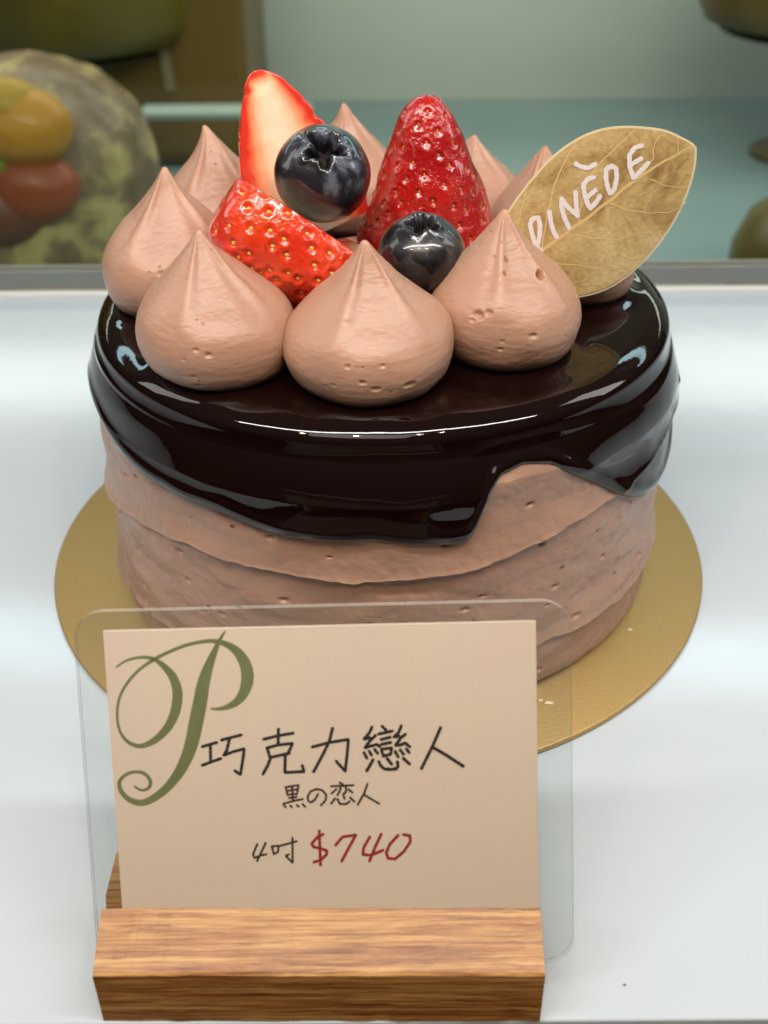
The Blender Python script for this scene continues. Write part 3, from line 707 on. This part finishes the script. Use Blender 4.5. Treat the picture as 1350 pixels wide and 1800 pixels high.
LET = [[(175, 1135), (120, 1080), (85, 960), (65, 870), (90, 812), (145, 800), (165, 870), (160, 980), (140, 1080)], [(258, 750), (272, 850), (298, 940), (330, 995)], [(452, 905), (405, 800), (375, 690), (378, 615)], [(378, 615), (430, 690), (532, 780)], [(532, 780), (522, 670), (515, 550)],
       [(698, 405), (640, 418), (592, 475), (605, 570), (640, 680), (662, 712), (720, 650), (755, 592)], [(625, 605), (712, 532)], [(522, 272), (570, 300), (640, 312), (712, 272)], [(868, 290), (818, 325), (815, 410), (838, 520), (860, 565), (898, 525), (924, 410), (915, 315), (868, 290)], [(1168, 90), (1100, 112), (1048, 185), (1052, 300), (1088, 412), (1160, 340), (1235, 262)], [(1070, 275), (1162, 218)]]
M_WHITE = plain('white_ink', (.86, .80, .82), .5)
strokes('lettering', LET, lff, M_WHITE, leaf, (920, 240), 5.625, 8.3, lift0=.019)

# ------------------------------------------------------------------ card holder, sleeve, card
O3 = np.array([-.7233, -11.25, 1.45]); yaw, lean, rl = -.0363, .4478, .0397
r_ = np.array([math.cos(yaw), math.sin(yaw), 0]); b_ = np.array([-math.sin(yaw), math.cos(yaw), 0]); u_ = np.array([0, 0, 1])*math.cos(lean)+b_*math.sin(lean)
CR = r_*math.cos(rl)+u_*math.sin(rl); CU = u_*math.cos(rl)-r_*math.sin(rl); CN = np.cross(CR, CU)   # CN faces the viewer
if CN[1] > 0: CN = -CN
W_, H_ = 6.2324, 4.2609
def cardp(P, lift):                                # photo pixels on the card -> card plane
    P = np.atleast_2d(P); out = []
    for x, y in P:
        d = ray(x, y); Oc = O3+CN*lift; t = ((Oc-CAM)@CN)/(d@CN); out.append(CAM+d*t)
    return np.array(out)
def slab(u0, u1, v0, v1, n0, n1, rad, seg=10):
    pts = []
    for (cx_, cy_, a0) in ((u1-rad, v1-rad, 0), (u0+rad, v1-rad, 90), (u0+rad, v0+rad, 180), (u1-rad, v0+rad, 270)):
        for a in np.linspace(a0, a0+90, seg): pts.append((cx_+rad*math.cos(A(a)), cy_+rad*math.sin(A(a))))
    n = len(pts); V = [O3+CR*p[0]+CU*p[1]+CN*n1 for p in pts]+[O3+CR*p[0]+CU*p[1]+CN*n0 for p in pts]
    return V, [list(range(n)), list(range(2*n-1, n-1, -1))], [[i, n+i, n+(i+1) % n, (i+1) % n] for i in range(n)]
base_c = np.array([-.75, -11.3, 0])
sleeve = empty('card_sleeve', tuple(base_c)); tag(sleeve, 'clear acrylic sheet sleeve with rounded corners, slotted into the wooden block', 'sign holder')
M_SL = m_sleeve(); M_ED = m_edge()
for nm, n0, n1 in (('front_sheet', .035, .065), ('back_sheet', -.065, -.035)):
    V, F, E_ = slab(-3.53, 3.62, -.95, 4.57, n0, n1, .42)
    obj(nm, (np.array(V)-base_c).tolist(), F+E_, mats=[M_SL, M_ED], fmat=[0, 0]+[1]*len(E_), parent=sleeve, smooth=False)
card = empty('price_card', tuple(base_c)); tag(card, 'cream price card with a green script initial and handwritten Chinese lettering, red price below', 'price card')
V, F, E_ = slab(-W_/2, W_/2, -.55, H_, -.02, .02, .02, 3); obj('paper', (np.array(V)-base_c).tolist(), F+E_, m_card(), card, smooth=False)
V, F, E_ = slab(-W_/2-.012, W_/2+.012, -.56, H_+.012, -.028, -.021, .02, 3); obj('paper_edge', (np.array(V)-base_c).tolist(), F+E_, plain('paper_white', (.85, .80, .74), .6), card, smooth=False)
cf = lambda P, l: cardp(P, l)-base_c
M_GRN = mottled('green_print', [(.3, (.16, .19, .07)), (.7, (.21, .24, .10))], 160, .6); M_INK = plain('brown_ink', (.008, .002, .003), .6); M_INK2 = plain('brown_ink_small', (.035, .016, .008), .6); M_RED = plain('red_ink', (.36, .0, .001), .6)
stem = [(832, 96, 10), (808, 135, 20), (780, 195, 32), (742, 290, 54), (715, 380, 70), (697, 480, 78), (677, 580, 80), (652, 700, 76), (622, 790, 68), (578, 875, 58), (520, 950, 48), (450, 1008, 42), (375, 1040, 36), (305, 1022, 30), (262, 978, 26), (250, 930, 22), (275, 893, 19), (320, 872, 17), (372, 872, 18), (410, 898, 20), (422, 935, 20), (405, 963, 18), (370, 970, 14), (335, 950, 11)]
bowl = [(235, 290, 10), (290, 255, 13), (370, 237, 17), (440, 247, 22), (500, 290, 34), (548, 350, 48), (571, 430, 56), (563, 520, 56), (532, 600, 50), (482, 665, 42), (420, 710, 33), (360, 727, 25), (300, 705, 20), (256, 650, 16), (239, 570, 15), (246, 480, 15), (280, 400, 16), (350, 315, 17), (440, 250, 20), (530, 205, 19), (620, 170, 19), (700, 152, 20), (770, 147, 24), (840, 165, 34), (900, 205, 50), (943, 270, 64), (958, 350, 70), (938, 430, 58), (895, 485, 43), (840, 513, 28), (790, 522, 18), (758, 520, 10)]
strokes('monogram', [stem, bowl], cf, M_GRN, card, (130, 1080), 3.14, 1, lift0=.022, smooth=True)
def sub(lst, dx, dy, k): return [[((x/k)+dx, (y/k)+dy) for x, y in s] for s in lst]
A1 = [[(105, 355), (275, 305)], [(200, 330), (205, 530)], [(105, 575), (200, 540), (325, 495)], [(335, 275), (570, 215)], [(430, 255), (395, 400), (358, 458), (470, 415), (600, 380), (595, 450), (558, 685), (490, 640)],
      [(830, 268), (1000, 225), (1180, 195)], [(1008, 145), (1005, 330)], [(875, 370), (912, 495)], [(878, 368), (1000, 335), (1175, 315), (1140, 400), (1118, 430)], [(912, 482), (1140, 432)], [(915, 490), (880, 580), (825, 680)], [(1090, 450), (1085, 660), (1312, 650), (1292, 582)]]
B1 = [[(60, 358), (260, 305), (488, 268), (475, 430), (450, 645), (342, 525)], [(300, 140), (262, 290), (200, 420), (78, 648)], [(768, 122), (738, 190), (672, 265), (745, 248)], [(808, 222), (745, 285), (684, 368), (760, 345), (830, 328), (858, 350)], [(675, 427), (710, 495)], [(735, 405), (765, 457)], [(800, 387), (835, 432)]]
C1 = [[(430, 160), (512, 240)], [(345, 340), (670, 268)], [(410, 470), (610, 415)], [(420, 585), (625, 540)], [(408, 700), (455, 860)], [(408, 702), (655, 670), (625, 825), (455, 858)], [(880, 150), (820, 300), (705, 412), (830, 385)], [(980, 345), (880, 420), (745, 608), (870, 598), (970, 552), (1082, 640)],
      [(740, 762), (808, 878)], [(860, 722), (932, 818)], [(1000, 690), (1068, 780)], [(212, 950), (140, 1080), (62, 1215)], [(352, 1000), (392, 1090), (475, 1165), (620, 1178), (755, 1165), (805, 1110), (790, 1000)], [(545, 920), (648, 1050)], [(935, 920), (1082, 1052)]]
D1 = [[(610, 220), (445, 595), (235, 1018)], [(462, 602), (700, 740), (1062, 975)]]
T1 = sub(A1, 340, 1260, 6.75)+sub(B1, 540, 1260, 6.75)+sub(C1, 640, 1265, 13.5)+sub(D1, 720, 1260, 11.25)
def strokes_px(name, lst, m_, w): return strokes(name, [[(x*8, y*8) for x, y in s] for s in lst], cf, m_, card, (0, 0), 8, w, lift0=.022)
strokes_px('title_lettering', T1, M_INK, 5.6)
E1 = [[(150, 125), (172, 218)], [(150, 127), (303, 102), (283, 210)], [(225, 112), (236, 290)], [(165, 172), (293, 150)], [(178, 217), (283, 205)], [(185, 255), (277, 243)], [(120, 325), (235, 290), (350, 268)], [(133, 342), (150, 368)], [(205, 345), (220, 362)], [(283, 340), (305, 355)], [(350, 328), (380, 358)],
      [(535, 205), (500, 270), (450, 308), (415, 285), (410, 240), (440, 180), (510, 150), (580, 160), (630, 215), (625, 280), (568, 342)],
      [(790, 70), (832, 95)], [(690, 115), (955, 103)], [(805, 115), (792, 170), (765, 218)], [(862, 112), (866, 185), (835, 205)], [(750, 150), (692, 202)], [(890, 150), (942, 190)], [(735, 260), (688, 320)], [(765, 270), (792, 325), (870, 325), (908, 295)], [(832, 215), (848, 265)], [(915, 250), (963, 295)],
      [(1120, 88), (1080, 200), (1005, 332)], [(1082, 217), (1258, 322)]]
strokes_px('subtitle_lettering', sub(E1, 480, 1365, 6.75), M_INK2, 3.9)
F1 = [[(100, 152), (66, 235), (78, 262), (130, 240), (172, 233)], [(165, 145), (130, 220), (100, 283)], [(215, 172), (232, 232)], [(215, 170), (270, 165), (263, 215), (232, 230)], [(285, 165), (410, 130)], [(378, 100), (380, 300), (325, 245), (352, 233)]]
strokes_px('size_lettering', sub(F1, 430, 1450, 4.5), M_INK2, 4.1)
F2 = [[(620, 75), (572, 100), (530, 150), (545, 175), (600, 185), (650, 205), (648, 235), (600, 280), (545, 296)], [(590, 50), (600, 315)], [(720, 160), (775, 95), (880, 80), (825, 180), (767, 288)], [(990, 95), (942, 180), (935, 235), (1000, 240), (1095, 200)], [(1080, 75), (1030, 180), (987, 288)],
      [(1215, 82), (1150, 150), (1120, 220), (1135, 265), (1190, 270), (1260, 210), (1310, 135), (1308, 85), (1256, 77)]]
strokes_px('price_lettering', sub(F2, 430, 1450, 4.5), M_RED, 5.4)

# wooden block with a slanting slot
blk = empty('wooden_card_block', (-.85, -11.2, 0)); tag(blk, 'small oak block with a slanting slot holding the price card upright', 'card stand')
X1_, X2_ = -4.10, 2.41
sl = math.tan(lean)
def slot(z, off): return -11.25+(z-1.45)*sl+off
prof = [(-12.23, .02), (-12.235, 1.14), (-12.19, 1.18), (slot(1.50, -.13), 1.50), (slot(.45, -.13), .45), (slot(.45, .15), .45), (slot(1.46, .15), 1.46), (-10.32, 1.44), (-10.22, 1.38), (-10.1, .02)]
nseg = 60; xs = np.linspace(X1_, X2_, nseg); P = []
for i_, x in enumerate(xs):
    row = [(x, y+.010*noise(np.array([x, y, z]), 3, 3, 2), z+(.010*noise(np.array([x*1.3, y, z]), 3, 8, 2) if z > .3 else 0)) for y, z in prof]; P.append(row)
V, F = grid(np.array(P).transpose(0, 1, 2), True)
n = len(prof)
V = V.tolist(); F += [list(range(n)), list(range((nseg-1)*n, nseg*n))[::-1]]
# taper of the block toward its foot and yaw with the card
V = np.array(V); V[:, 0] += .085*(V[:, 1]+12.2)*0
c0, s0 = math.cos(yaw*.25), math.sin(yaw*.25); q = V[:, :2]-np.array([-.85, -11.2]); V[:, 0] = q[:, 0]*c0-q[:, 1]*s0; V[:, 1] = q[:, 0]*s0+q[:, 1]*c0
o = obj('oak_body', V, F, m_wood(), blk, smooth=False)

# crumbs on the board
def on_z(px, py, z): d = ray(px, py); return CAM+d*((z-CAM[2])/d[2])
M_CR = plain('crumb_pale', (.75, .66, .52), .6)
for q, r, lab in (((950, 1231), .03, 'tiny pale crumb on the gold board beside the price card'), ((966, 1236), .05, 'slightly larger pale crumb on the gold board, right of the tiny one'), ((1107, 1107), .035, 'pale crumb on the gold board at the foot of the cake, right side')):
    c = on_z(*q, .15); V, F = blob((0, 0, 0), r, (1.6, .7, .6), int(q[0]), .3); o = obj('crumb', V, F, M_CR); o.location = Vector(c)*S; tag(o, lab, 'crumb', 'crumbs on the board')
c = on_z(1098, 1731, .02); V, F = blob((0, 0, 0), .02, (1.2, 1, .6), 5, .3); o = obj('crumb', V, F, plain('crumb_dark', (.24, .2, .19), .6)); o.location = Vector(c)*S; tag(o, 'tiny dark crumb alone on the white shelf right of the wooden block', 'crumb')
